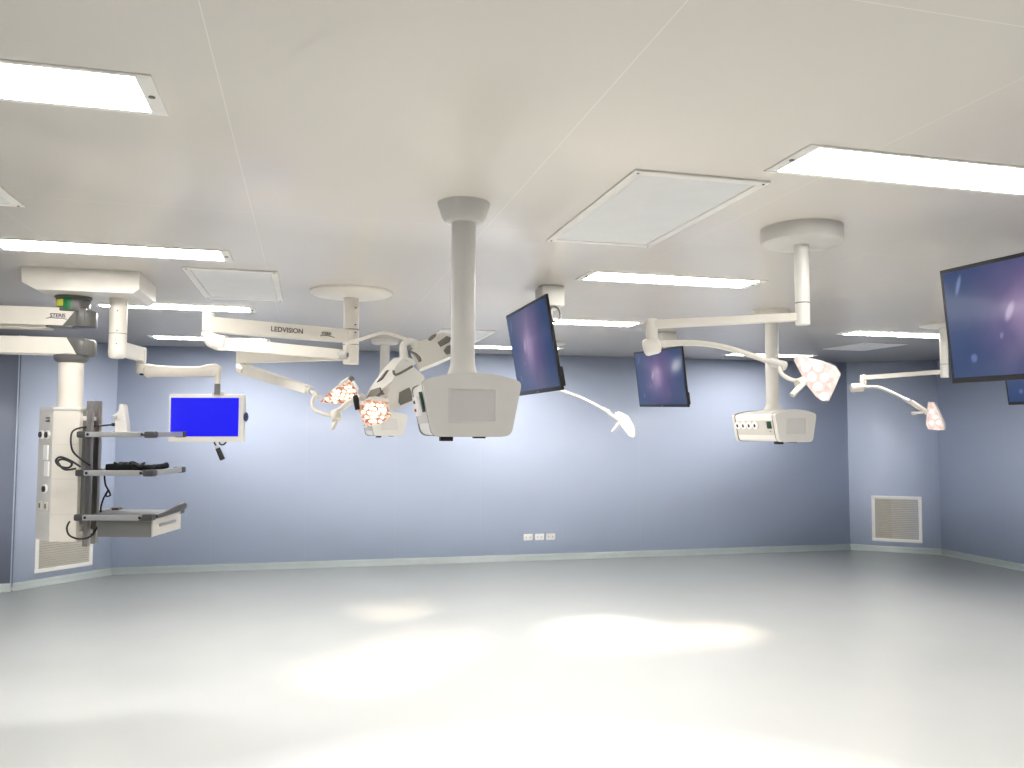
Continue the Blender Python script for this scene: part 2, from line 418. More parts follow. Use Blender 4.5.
# ------------------------------------------------------------------ ceiling pendants (column with service head)
def rpoly(pts, r, n=4):
    out = []; k = len(pts)
    for i in range(k):
        p = Vector(pts[i]).to_2d() if len(pts[i]) == 3 else Vector(pts[i]); a = Vector(pts[i-1]); b = Vector(pts[(i+1) % k])
        va = (a-p); vb = (b-p); rr = min(r, va.length*0.45, vb.length*0.45)
        pa = p+va.normalized()*rr; pb = p+vb.normalized()*rr
        for j in range(n+1):
            s = j/n; out.append(tuple((1-s)**2*pa+2*s*(1-s)*p+s*s*pb))
    return out
def head_outline(z0, k=1.0, grow=0.0):
    top = []
    w, wb, hs, ht = 0.212+grow, 0.165+grow, 0.228+grow, 0.266+grow
    core = [(-wb, -grow), (wb, -grow), (w, hs)]
    for i in range(1, 8):
        s = 1-2*i/8; core.append((w*s, hs+(ht-hs)*(1-s*s)))
    core.append((-w, hs))
    pl = rpoly(core[:3]+core[3:], 0.035, 4)
    return [(x, z+z0) for x, z in pl]
def make_pendant(label, x, y, rz, z0, ztop_flange_r=0.122, kind='cup', screen_z=None, flag_left='sockets'):
    t = thing('ceiling_pendant', label, 'ceiling pendant', (x, y, H), (0, 0, rz), 'hanging service pendants')
    Rm = Matrix.Translation((x, y, 0)) @ Matrix.Rotation(rz, 4, 'Z')
    def W(p): return Rm @ Vector(p)
    ux = (Rm.to_3x3() @ Vector((1, 0, 0))); uz = Vector((0, 0, 1))
    f = MB()
    if kind == 'cup': f.lathe([(0.06, H-0.092), (0.085, H-0.088), (0.102, H-0.070), (0.112, H-0.036), (0.123, H-0.004), (0.124, H)], (x, y, 0), seg=40)
    else: f.lathe([(0.065, H-0.052), (0.14, H-0.050), (0.155, H-0.040), (0.158, H)], (x, y, 0), seg=40)
    f.build('ceiling_flange', M['white'] if kind != 'cup' else M['grey'], t)
    zt = z0+0.262
    c = MB().lathe([(0.056, H-0.06), (0.0565, zt+0.075), (0.058, zt+0.06), (0.066, zt+0.035), (0.078, zt+0.012)], (x, y, 0), seg=40)
    c.build('column', M['grey'], t)
    MB().lathe([(0.080, zt+0.014), (0.100, zt+0.010), (0.112, zt-0.006), (0.114, zt-0.03)], (x, y, 0), seg=40).build('collar', M['grey'], t)
    MB().prism(head_outline(z0), 0.52, (W((0, -0.26, 0)), -ux, uz) if False else (W((0, 0.26, 0)), ux, uz), 0.0).build('head_body', M['white2'], t)
    ov = MB().prism(head_outline(z0, grow=0.004), 0.042, (W((0, -0.259, 0)), ux, uz), 0.020, 4)
    fc = ov.build('front_cover', M['grey'], t)
    d = MB(); d.prism(rpoly([(-0.094, z0+0.062), (0.094, z0+0.062), (0.094, z0+0.196), (-0.094, z0+0.196)], 0.006), 0.004, (W((0, -0.2985, 0)), ux, uz), 0.001)
    d.build('display_panel', M['mgrey'] if False else M['dpanel'], fc)
    rim = MB()
    for (cx, cz, sx, sz) in ((0, 0.058, 0.204, 0.005), (0, 0.200, 0.204, 0.005), (-0.0995, 0.129, 0.005, 0.147), (0.0995, 0.129, 0.005, 0.147)):
        rim.box(W((cx, -0.3005, z0+cz)), (sx, 0.006, sz), 0.001, Rm.to_3x3())
    rim.build('display_rim', M['grey'], fc)
    MB().prism(head_outline(z0, grow=0.004), 0.042, (W((0, 0.30, 0)), ux, uz), 0.016, 3).build('rear_cover', M['grey'], t)
    for gy in (-0.254, 0.262): MB().prism(head_outline(z0, grow=0.0052), 0.006, (W((0, gy, 0)), ux, uz)).build('seam_gasket', M['seam'], t)
    # slanted side panels with sockets
    for s in (-1, 1):
        lo = Vector((0.165*s, 0, z0)); hi = Vector((0.212*s, 0, z0+0.228))
        up = (hi-lo).normalized(); nrm = Vector((up.z*s, 0, -up.x*s)).normalized()
        upw = Rm.to_3x3() @ up; nw = Rm.to_3x3() @ nrm; al = nw.cross(upw); al = al if True else al
        # al points along local y
        fr = Matrix((al, nw, upw)).transposed()
        def S(yy, zz, off): return W((lo.x+up.x*zz, yy, lo.z+up.z*zz))+nw*off
        MB().box(S(0, 0.118, 0.002), (0.50, 0.004, 0.125), 0.0015, fr).build('side_panel', M['lgrey2'], t)
        if flag_left == 'sockets':
            for k in range(4):
                yy = 0.226-0.082*k
                so = MB().prism([(0.033*math.cos(q*PI/10), 0.032*math.sin(q*PI/10)) for q in range(20)], 0.012, (S(yy, 0.142, 0.003), al, -upw) if False else (S(yy, 0.142, 0.003), upw, al), 0.003)
                so = so.build('socket', M['sock'], t)
                MB().prism([(0.016*math.cos(q*PI/8), 0.012*math.sin(q*PI/8)) for q in range(16)], 0.004, (S(yy, 0.138, 0.014), upw, al)).build('socket_hole', M['black'], so)
            MB().box(S(-0.205, 0.142, 0.006), (0.055, 0.012, 0.062), 0.004, fr).build('gas_outlet', M['dgreen'], t)
            MB().box(S(-0.205, 0.085, 0.005), (0.016, 0.006, 0.008), 0.002, fr).build('indicator', M['dgrey'], t)
        else:
            pl = MB().box(S(0.14, 0.140, 0.006), (0.19, 0.012, 0.095), 0.012, fr).build('socket_plate', M['sock'], t)
            MB().box(S(0.14, 0.160, 0.014), (0.055, 0.008, 0.016), 0.003, fr).build('socket_hole', M['dgrey'], pl)
            MB().box(S(0.15, 0.122, 0.014), (0.035, 0.008, 0.014), 0.003, fr).build('socket_hole', M['red'], pl)
            MB().prism([(0.045*math.cos(q*PI/10), 0.03*math.sin(q*PI/10)) for q in range(20)], 0.014, (S(-0.20, 0.150, 0.003), upw, al), 0.003).build('gas_outlet', M['dgreen'], t)
    for px, sz, hh in ((-0.10, 0.055, 0.024), (0.045, 0.05, 0.012)):
        MB().box(W((px, -0.20, z0-hh/2)), (sz, 0.06, hh), 0.003, Rm.to_3x3()).build('base_connector', M['black'], t)
    return t
M['dpanel'] = mat('display_panel_grey', (186, 183, 180), 0.45)
M['lgrey2'] = mat('side_panel_grey', (194, 189, 182), 0.4)
make_pendant('nearest service pendant, big grey head on the thick central column', 0.692, 3.628, -0.045, 1.786, kind='cup', flag_left='plate')
make_pendant('service pendant at right with four round sockets on its side', 3.955, 6.212, 0.099, 1.722, kind='disc')
make_pendant('farthest service pendant, partly hidden behind the white petal lamp', 0.867, 9.449, 0.099, 1.745, kind='disc', flag_left='plate')

# ------------------------------------------------------------------ surgical lights
def pin(p, poly):
    c = False; j = len(poly)-1
    for i in range(len(poly)):
        if ((poly[i][1] > p[1]) != (poly[j][1] > p[1])) and (p[0] < (poly[j][0]-poly[i][0])*(p[1]-poly[i][1])/(poly[j][1]-poly[i][1]+1e-12)+poly[i][0]): c = not c
        j = i
    return c
def edge_dist(p, poly):
    m = 9
    for i in range(len(poly)):
        a = Vector(poly[i-1]); b = Vector(poly[i]); q = Vector(p); s = max(0, min(1, (q-a).dot(b-a)/max((b-a).length_squared, 1e-9)))
        m = min(m, (q-(a+(b-a)*s)).length)
    return m
def plane_poly(pts, n):
    """flat outline -> (origin, u, v, 2D points) with u x v = n"""
    n = Vector(n).normalized(); P = [Vector(p) for p in pts]; o = sum(P, Vector())/len(P)
    u = Vector((0, 0, 1)).cross(n).normalized(); v = n.cross(u)
    q = [((p-o).dot(u), (p-o).dot(v)) for p in P]
    area = sum(q[i-1][0]*q[i][1]-q[i][0]*q[i-1][1] for i in range(len(q)))
    if area < 0: q = q[::-1]
    return o, u, v, n, q
def petal_shell(name, pts, n, th, m, parent, bevel=0.012, back=0.86):
    """shell whose outline lies in the plane of pts (facing n) and which tapers towards -n"""
    o, u, v, n, q = plane_poly(pts, n)
    return MB().prism([(a, b) for a, b in [(x, -y) for x, y in q][::-1]], th, (o, u, -v), bevel, 3, back).build(name, m, parent)
def led_face(pts, n, parent, pitch, rad, lensm, platem, inset=0.93, jitter=0.0):
    o, u, v, n, q = plane_poly(pts, n)
    s = [(x*inset, y*inset) for x, y in q]
    b = MB(); b.prism(s, 0.004, (o+n*0.0005, u, v))
    b.slot(1)
    x0 = min(p[0] for p in s); x1 = max(p[0] for p in s); y0 = min(p[1] for p in s); y1 = max(p[1] for p in s)
    j = 0; yy = y0+rad*0.9
    while yy < y1:
        xx = x0+rad+(pitch/2 if j % 2 else 0)
        while xx < x1:
            p = (xx+random.uniform(-jitter, jitter), yy+random.uniform(-jitter, jitter))
            if pin(p, s) and edge_dist(p, s) > rad*0.85:
                c = o+n*0.0045+u*p[0]+v*p[1]
                b.lathe([(rad, 0), (rad*0.8, 0.003), (0, 0.005)], c, n, seg=14)
            xx += pitch
        yy += pitch*0.87; j += 1
    return b.build('led_panel', [platem, lensm], parent, 'lit LED panel')
def beam_light(name, loc, target, energy, size, blend, parent, col=(1.0, 0.80, 0.58)):
    l = bpy.data.lights.new(name, 'SPOT'); l.energy = energy; l.spot_size = size; l.spot_blend = blend; l.color = col; l.shadow_soft_size = 0.06
    o = bpy.data.objects.new(name, l); COL.objects.link(o)
    d = (Vector(target)-Vector(loc)).normalized()
    o.parent = parent; q = d.to_track_quat('-Z', 'Y')
    m = wmat(parent).inverted() @ (Matrix.Translation(loc) @ q.to_matrix().to_4x4())
    o.location = m.to_translation(); o.rotation_euler = m.to_euler()
    return o
G = 'surgical lights hanging from the ceiling'

# --- left double light: two long arms, one petal head seen from behind, one lit head
t = thing('surgical_light', 'double-armed surgical light with lettered arm and white petal head, left of centre', 'surgical light', (0.297, 6.209, H), group=G)
ax, ay = 0.310, 6.206
MB().lathe([(0.06, H-0.050), (0.20, H-0.042), (0.29, H-0.026), (0.312, H-0.012), (0.314, H)], (ax, ay, 0), seg=56).build('ceiling_cover', M['white'], t)
m = MB(); m.cyl((ax, ay, H-0.03), (ax, ay, 2.578), 0.058, seg=32, bevel=0.004); m.cyl((ax, ay, 2.574), (ax, ay, 2.31), 0.061, seg=32, bevel=0.008); m.build('drop_tube', M['white'], t)
for z in (2.578, 2.460): MB().cyl((ax, ay, z+0.002), (ax, ay, z-0.003), 0.0622, seg=32).build('joint_seam', M['mgrey'], t)
for z in (2.74, 2.61, 2.55): MB().cyl((ax+0.026, ay-0.052, z), (ax+0.032, ay-0.066, z), 0.005, seg=10).build('screw', M['dgrey'], t)
J1 = Vector((-0.673, 5.765, 2.525))
ua = MB().beam((ax, ay, 2.525), J1, 0.100, 0.104, 0.075, 0.085, 0.012).build('upper_arm', M['white'], t)
td = (Vector((ax, ay, 2.525))-J1).normalized(); nn = td.cross(Vector((0, 0, 1)))
o0 = J1+td*0.425+nn*0.0425+Vector((0, 0, -0.014))
text_mesh('arm_lettering', 'LEDVISION', 0.050, o0, td, (0, 0, 1), M['print'], ua)
o1 = J1+td*0.815+nn*0.0413+Vector((0, 0, -0.008))
text_mesh('maker_lettering', 'STERIS', 0.030, o1, td, (0, 0, 1), M['print'], ua, 0.9)
m = MB(); p0 = o1+Vector((0, 0, -0.011)); m.tube([p0-td*0.012+nn*0.0004, p0+td*0.03+Vector((0, 0, 0.006))+nn*0.0004, p0+td*0.06+Vector((0, 0, 0.004))+nn*0.0004, p0+td*0.104+Vector((0, 0, -0.004))+nn*0.0004], 0.0028, seg=6); m.build('maker_underline', M['print'], ua)
# elbow 1 and spring arm towards the right
m = MB(); m.cyl(J1+Vector((0, 0, 0.085)), J1+Vector((0, 0, -0.048)), 0.040, seg=28, bevel=0.01); m.build('elbow_joint', M['cream'], t)
e0 = J1+Vector((0.0, 0, -0.052)); S1 = Vector((0.205, 5.41, 2.312))
m = MB(); m.cyl(e0, e0+Vector((0, 0, -0.030)), 0.044, seg=28, bevel=0.006)
m.tube([e0+Vector((0.005, 0, -0.02)), e0+Vector((0.03, -0.01, -0.055)), e0+Vector((0.085, -0.03, -0.075)), e0+Vector((0.13, -0.05, -0.076))], 0.05, seg=18, smooth=5, radii=[0.040, 0.052, 0.056, 0.050]); m.build('spring_elbow', M['cream'], t)
sp0 = e0+Vector((0.09, -0.034, -0.080))
MB().beam(sp0, S1, 0.086, 0.064, 0.070, 0.055, 0.018).build('spring_arm', M['cream'], t)
m = MB(); dS = (S1-sp0).normalized(); m.cyl(S1-dS*0.02, S1+dS*0.045, 0.030, seg=24, bevel=0.006); m.build('arm_end_joint', M['grey'], t)
MB().cyl(S1+dS*0.044, S1+dS*0.052, 0.016, seg=16, bevel=0.002).build('end_cap', M['dgrey'], t)
yk = [(0.235, 5.385, 2.33), (0.244, 5.382, 2.376), (0.262, 5.374, 2.388), (0.319, 5.342, 2.404), (0.40, 5.30, 2.432), (0.476, 5.268, 2.449), (0.55, 5.235, 2.428), (0.627, 5.202, 2.398), (0.665, 5.185, 2.375)]
MB().tube(yk, 0.0115, seg=12, smooth=4).build('yoke', M['cream'], t)
# petal head
hd = MB(); hd.tube([(0.665, 5.20, 2.385), (0.63, 5.17, 2.385), (0.592, 5.15, 2.36), (0.590, 5.13, 2.31), (0.60, 5.12, 2.24)], 0.03, seg=16, smooth=4, radii=[0.022, 0.022, 0.022, 0.026, 0.034]); hd.ball((0.672, 5.19, 2.37), 0.032, (1, 0.8, 1))
hd.build('head_hub', M['white2'], t)
nA = (-0.025, -0.913, 0.408); nB = (0.009, -0.988, -0.156); nC = (-0.771, -0.555, 0.311)
PA = [(0.642, 5.164, 2.323), (0.698, 5.194, 2.393), (0.765, 5.202, 2.416), (0.854, 5.22, 2.461), (0.92, 5.209, 2.442), (0.942, 5.181, 2.379), (0.93, 5.15, 2.309), (0.808, 5.128, 2.252), (0.695, 5.11, 2.205), (0.665, 5.136, 2.262)]
PB = [(0.648, 5.101, 2.22), (0.721, 5.111, 2.158), (0.733, 5.119, 2.107), (0.7, 5.134, 2.01), (0.585, 5.142, 1.957), (0.497, 5.147, 1.918), (0.486, 5.138, 1.975), (0.499, 5.124, 2.064), (0.523, 5.112, 2.141), (0.592, 5.106, 2.18)]
PC = [(0.597, 5.161, 2.282), (0.54, 5.238, 2.281), (0.493, 5.276, 2.23), (0.45, 5.303, 2.171), (0.394, 5.332, 2.086), (0.369, 5.333, 2.026), (0.399, 5.288, 2.018), (0.452, 5.238, 2.063), (0.535, 5.166, 2.138), (0.56, 5.171, 2.21)]
bumpers = {'A': [[(0.819, 5.162, 2.393), (0.881, 5.181, 2.44), (0.914, 5.175, 2.427), (0.899, 5.164, 2.402), (0.837, 5.149, 2.366)],
                 [(0.855, 5.137, 2.339), (0.876, 5.149, 2.367), (0.931, 5.157, 2.389), (0.926, 5.13, 2.327), (0.872, 5.124, 2.312)],
                 [(0.754, 5.172, 2.412), (0.782, 5.184, 2.441), (0.816, 5.19, 2.456), (0.808, 5.181, 2.435), (0.773, 5.169, 2.406)]],
           'B': [[(0.565, 5.087, 2.044), (0.628, 5.083, 2.077), (0.655, 5.091, 2.027), (0.65, 5.096, 1.995), (0.574, 5.101, 1.962), (0.561, 5.097, 1.981)],
                 [(0.462, 5.118, 1.974), (0.48, 5.112, 2.012), (0.49, 5.118, 1.974), (0.501, 5.125, 1.93), (0.469, 5.125, 1.93)]],
           'C': [[(0.392, 5.300, 2.070), (0.446, 5.232, 2.088), (0.448, 5.212, 2.056), (0.401, 5.245, 2.010), (0.360, 5.305, 2.012)],
                 [(0.476, 5.238, 2.2), (0.488, 5.225, 2.206), (0.451, 5.243, 2.148), (0.422, 5.274, 2.129)]]}
for key, P, n in (('A', PA, nA), ('B', PB, nB), ('C', PC, nC)):
    sh = petal_shell('lamp_petal', P, n, 0.062, M['white2'], t, 0.012, 0.94)
    nv = Vector(n).normalized()
    back = [Vector(p)-nv*0.0625 for p in P]
    cc = sum(back, Vector())/len(back); back = [cc+(p-cc)*0.90 for p in back]
    led_face(back, -nv, sh, 0.055, 0.019, M['led'], M['ledbase'])
    for q in bumpers[key]:
        qq = [Vector(p) for p in q]; off = (Vector(P[0])-qq[0]).dot(nv)
        qq = [p+nv*(off+0.010) for p in qq]
        petal_shell('rubber_bumper', qq, n, 0.05, M['rubber'], sh, 0.004, 1.0)
un = petal_shell('petal_bracket', [(0.428, 5.246, 1.991), (0.465, 5.237, 2.05), (0.534, 5.223, 2.142), (0.523, 5.234, 2.07), (0.506, 5.248, 1.979), (0.48, 5.249, 1.972)], nB, 0.02, M['lgrey'], t, 0.003, 1.0)
petal_shell('hub_cover', [(0.589, 5.089, 2.275), (0.647, 5.092, 2.264), (0.667, 5.096, 2.239), (0.648, 5.099, 2.22), (0.541, 5.107, 2.16), (0.521, 5.104, 2.179), (0.545, 5.096, 2.23)], nB, 0.03, M['white2'], t, 0.006, 1.0)
MB().tube([(0.522, 5.088, 2.188), (0.530, 5.088, 2.163), (0.56, 5.086, 2.168), (0.645, 5.084, 2.218)], 0.008, seg=10, smooth=4).build('hub_trim', M['rubber'], t)
MB().tube([(0.634, 5.10, 2.312), (0.664, 5.10, 2.296), (0.684, 5.095, 2.272), (0.69, 5.085, 2.252)], 0.011, seg=10, smooth=4, radii=[0.006, 0.009, 0.013, 0.012]).build('hub_trim', M['rubber'], t)
# lower arm, elbow and the lit head
J2 = Vector((-0.521, 6.614, 2.378))
MB().beam((ax, ay, 2.383), J2, 0.078, 0.092, 0.065, 0.08, 0.010).build('lower_arm', M['cream'], t)
m = MB(); m.cyl(J2+Vector((0, 0, 0.052)), J2+Vector((0, 0, -0.06)), 0.038, seg=28, bevel=0.008); m.build('elbow_joint', M['cream'], t)
S2 = Vector((0.0, 5.545, 2.078))
m = MB(); m.tube([J2+Vector((0, 0, -0.05)), J2+Vector((0.01, -0.02, -0.085)), J2+Vector((0.05, -0.1, -0.115))], 0.042, seg=16, radii=[0.038, 0.046, 0.042], smooth=5); m.build('spring_elbow', M['cream'], t)
MB().beam(J2+Vector((0.02, -0.04, -0.095)), S2, 0.082, 0.052, 0.065, 0.05, 0.016).build('spring_arm', M['cream'], t)
d2 = (S2-J2).normalized()
m = MB(); m.cyl(S2-d2*0.03, S2+d2*0.05, 0.024, seg=20, bevel=0.005); m.cyl(S2+d2*0.04, (0.072, 5.45, 2.028), 0.015, seg=16, bevel=0.003); m.build('arm_end_joint', M['grey'], t)
MB().tube([(0.062, 5.462, 2.036), (0.035, 5.43, 2.018), (0.024, 5.40, 1.985), (0.037, 5.359, 1.944), (0.085, 5.29, 1.918), (0.136, 5.233, 1.904), (0.17, 5.225, 1.894)], 0.0115, seg=12, smooth=4).build('yoke', M['cream'], t)
m = MB(); m.cyl((0.172, 5.235, 1.925), (0.178, 5.205, 1.868), 0.034, seg=20, bevel=0.008); m.cyl((0.178, 5.21, 1.872), (0.150, 5.18, 1.812), 0.014, 0.012, seg=16, bevel=0.004)
m.tube([(0.15, 5.235, 1.918), (0.205, 5.20, 1.945), (0.255, 5.17, 1.985), (0.300, 5.14, 2.005), (0.335, 5.11, 2.02)], 0.02, seg=12, smooth=3, radii=[0.014, 0.016, 0.02, 0.024, 0.026])
m.build('sterile_handle', M['cream'], t)
MB().tube([(0.286, 5.085, 2.022), (0.292, 5.075, 1.985), (0.300, 5.07, 1.935)], 0.016, seg=12, smooth=3, radii=[0.016, 0.018, 0.015]).build('grip', M['black'], t)
nD = (-0.348, -0.759, -0.55); nE = (-0.397, -0.722, -0.566)
PD = [(0.308, 5.068, 1.971), (0.343, 5.035, 1.995), (0.384, 5.012, 2.001), (0.45, 4.991, 1.989), (0.486, 4.979, 1.982), (0.483, 5.006, 1.946), (0.511, 5.03, 1.897), (0.46, 5.084, 1.853), (0.383, 5.136, 1.831), (0.346, 5.141, 1.846), (0.304, 5.097, 1.934)]
PE = [(0.073, 5.479, 1.994), (0.107, 5.43, 2.033), (0.138, 5.388, 2.065), (0.212, 5.315, 2.105), (0.26, 5.262, 2.139), (0.288, 5.282, 2.095), (0.315, 5.297, 2.057), (0.31, 5.319, 2.031), (0.243, 5.391, 1.987), (0.192, 5.424, 1.981)]
for P, n in ((PD, nD), (PE, nE)):
    sh = petal_shell('lamp_petal', P, n, 0.055, M['white2'], t, 0.006, 0.85)
    led_face(P, n, sh, 0.0335, 0.0125, M['led'], M['ledbase'], 0.96, 0.006)
petal_shell('side_grip', [(0.190, 5.31, 2.098), (0.235, 5.262, 2.128), (0.245, 5.268, 2.145), (0.198, 5.318, 2.116)], nE, 0.03, M['sock'], t, 0.003, 1.0)
MB().tube([(0.262, 5.27, 2.135), (0.278, 5.262, 2.148)], 0.018, seg=12, smooth=1).build('rubber_bumper', M['rubber'], t)
beam_light('lamp_beam', (0.80, 5.36, 2.30), (0.85, 8.5, 0), 1700, 0.34, 1.0, t)
beam_light('lamp_beam', (0.60, 5.26, 1.98), (1.0, 6.75, 0), 250, 0.55, 1.0, t)
beam_light('lamp_beam', (0.52, 5.36, 2.06), (0.45, 6.15, 0), 150, 0.62, 1.0, t)
beam_light('lamp_beam', (0.41, 5.02, 1.88), (0.2, 4.2, 0), 90, 0.5, 1.0, t)

# --- lights on one arm with a single head
def single_light(label, x, y, cover, zb, zarm, J, elbow, spring, yoke, handle, P, n, th, ledargs, bracket, tr=0.037, arm=(0.040, 0.045), radii=None):
    t = thing('surgical_light', label, 'surgical light', (x, y, H), group=G)
    MB().lathe(cover, (x, y, 0), seg=56).build('ceiling_cover', M['grey'] if cover[1][0] < 0.22 else M['white'], t)
    m = MB(); m.cyl((x, y, H-0.03), (x, y, zb), tr, seg=28, bevel=0.006); m.build('drop_tube', M['white2'], t)
    MB().cyl((x, y, zarm+0.075), (x, y, zarm+0.070), tr+0.001, seg=28).build('joint_seam', M['dgrey'], t)
    J = Vector(J)
    MB().beam((x, y, zarm), (J.x, J.y, zarm), arm[0], arm[1], 0.05, 0.05, 0.012).build('upper_arm', M['white'], t)
    m = MB(); m.cyl((J.x, J.y, J.z+0.045), (J.x, J.y, J.z-0.09), 0.033, seg=24, bevel=0.006); m.build('elbow_joint', M['white'], t)
    e = [Vector(p) for p in elbow]
    m = MB(); m.cyl(e[0], e[1], 0.048, seg=26, bevel=0.020); m.build('spring_elbow', M['white'], t)
    k = len(spring); MB().tube(spring, 0.016, seg=14, smooth=4, radii=[0.018-0.005*i/(k-1) for i in range(k)]).build('spring_arm', M['white'], t)
    s1 = Vector(spring[-1]); d = (s1-Vector(spring[-2])).normalized()
    m = MB(); m.cyl(s1-d*0.035, s1+d*0.03, 0.022, seg=20, bevel=0.006); m.cyl(s1+d*0.022, s1+d*0.055, 0.025, seg=20, bevel=0.008); m.build('arm_end_joint', M['grey'], t)
    if yoke: MB().tube(yoke, 0.0105, seg=12, smooth=4).build('yoke', M['cream'], t)
    m = MB(); m.cyl(bracket[0], bracket[1], bracket[2], seg=18, bevel=0.006); m.build('head_bracket', M['cream'], t)
    m = MB(); m.cyl(handle[0], handle[1], 0.015, 0.013, seg=16, bevel=0.004); m.build('sterile_handle', M['cream'], t)
    sh = petal_shell('lamp_petal', P, n, th, M['white2'], t, 0.008, 0.82)
    led_face(P, n, sh, *ledargs)
    return t
drum = [(0.06, H-0.086), (0.185, H-0.084), (0.203, H-0.075), (0.208, H-0.06), (0.208, H)]
disc = [(0.05, H-0.050), (0.16, H-0.044), (0.21, H-0.03), (0.216, H)]
PR = [(2.357, 3.51, 2.166), (2.363, 3.497, 2.185), (2.383, 3.485, 2.187), (2.474, 3.445, 2.161), (2.537, 3.422, 2.133), (2.567, 3.425, 2.094), (2.561, 3.458, 2.036), (2.551, 3.502, 1.962), (2.522, 3.518, 1.962), (2.493, 3.525, 1.982), (2.436, 3.525, 2.047)]
t = single_light('surgical light at right with round drum cover and bright head facing us', 2.493, 3.625, drum, 2.362, 2.405, (1.862, 4.112, 2.39),
    [(1.818, 4.13, 2.27), (1.905, 4.098, 2.293)], [(1.89, 4.10, 2.292), (1.955, 4.07, 2.297), (2.038, 3.999, 2.294), (2.116, 3.918, 2.280), (2.202, 3.805, 2.241), (2.302, 3.68, 2.179), (2.335, 3.63, 2.158)],
    [(2.345, 3.605, 2.145), (2.330, 3.59, 2.12), (2.335, 3.572, 2.095), (2.36, 3.54, 2.07), (2.395, 3.512, 2.058)], [(2.408, 3.505, 2.052), (2.332, 3.49, 1.988)],
    PR, (-0.46, -0.791, -0.403), 0.05, (0.060, 0.022, M['ledsoft'], M['ledpale'], 0.95), [(2.375, 3.51, 2.045), (2.425, 3.52, 2.065), 0.024])
beam_light('lamp_beam', (2.43, 3.40, 2.04), (2.0, 2.2, 0), 60, 0.5, 1.0, t)
PRR = [(6.043, 6.723, 2.106), (6.068, 6.671, 2.104), (6.098, 6.582, 1.884), (6.095, 6.581, 1.824), (6.07, 6.631, 1.819), (6.028, 6.716, 1.834), (6.022, 6.734, 1.884)]
t = single_light('surgical light with white head in front of the right corner vent wall', 6.008, 6.460, disc, 2.335, 2.392, (5.866, 7.457, 2.375),
    [(5.735, 7.50, 2.281), (5.867, 7.45, 2.287)], [(5.85, 7.44, 2.292), (5.885, 7.34, 2.290), (5.92, 7.246, 2.271), (5.944, 7.038, 2.188), (5.945, 6.90, 2.130)],
    None, [(6.02, 6.73, 2.010), (5.885, 6.765, 1.988)], PRR, (-0.891, -0.449, 0.06), 0.085, (0.062, 0.022, M['ledsoft'], M['ledpale'], 0.95), [(5.95, 6.85, 2.11), (6.035, 6.72, 1.995), 0.026])
beam_light('lamp_beam', (5.99, 6.60, 1.95), (3.3, 6.6, 0), 420, 0.38, 1.0, t)
PM = [(3.24, 8.13, 2.0), (3.272, 8.094, 2.021), (3.328, 7.977, 1.966), (3.35, 7.869, 1.848), (3.343, 7.827, 1.763), (3.325, 7.838, 1.737), (3.3, 7.886, 1.752), (3.266, 7.996, 1.848), (3.248, 8.063, 1.912)]
t = single_light('surgical light reaching out from behind the tilted screen', 2.781, 9.127, disc, 2.36, 2.42, (2.349, 8.546, 2.40),
    [(2.30, 8.57, 2.31), (2.40, 8.53, 2.325)], [(2.38, 8.535, 2.322), (2.553, 8.494, 2.318), (2.718, 8.353, 2.243), (2.868, 8.216, 2.173), (3.01, 8.10, 2.085), (3.10, 8.06, 2.03)],
    None, [(3.245, 8.02, 1.895), (3.165, 8.035, 1.80)], PM, (-0.786, -0.525, 0.326), 0.06, (0.055, 0.02, M['ledsoft'], M['ledpale'], 0.95), [(3.13, 8.055, 2.0), (3.27, 8.02, 1.91), 0.018])
beam_light('lamp_beam', (3.24, 7.85, 1.88), (2.65, 6.9, 0), 320, 0.62, 1.0, t)

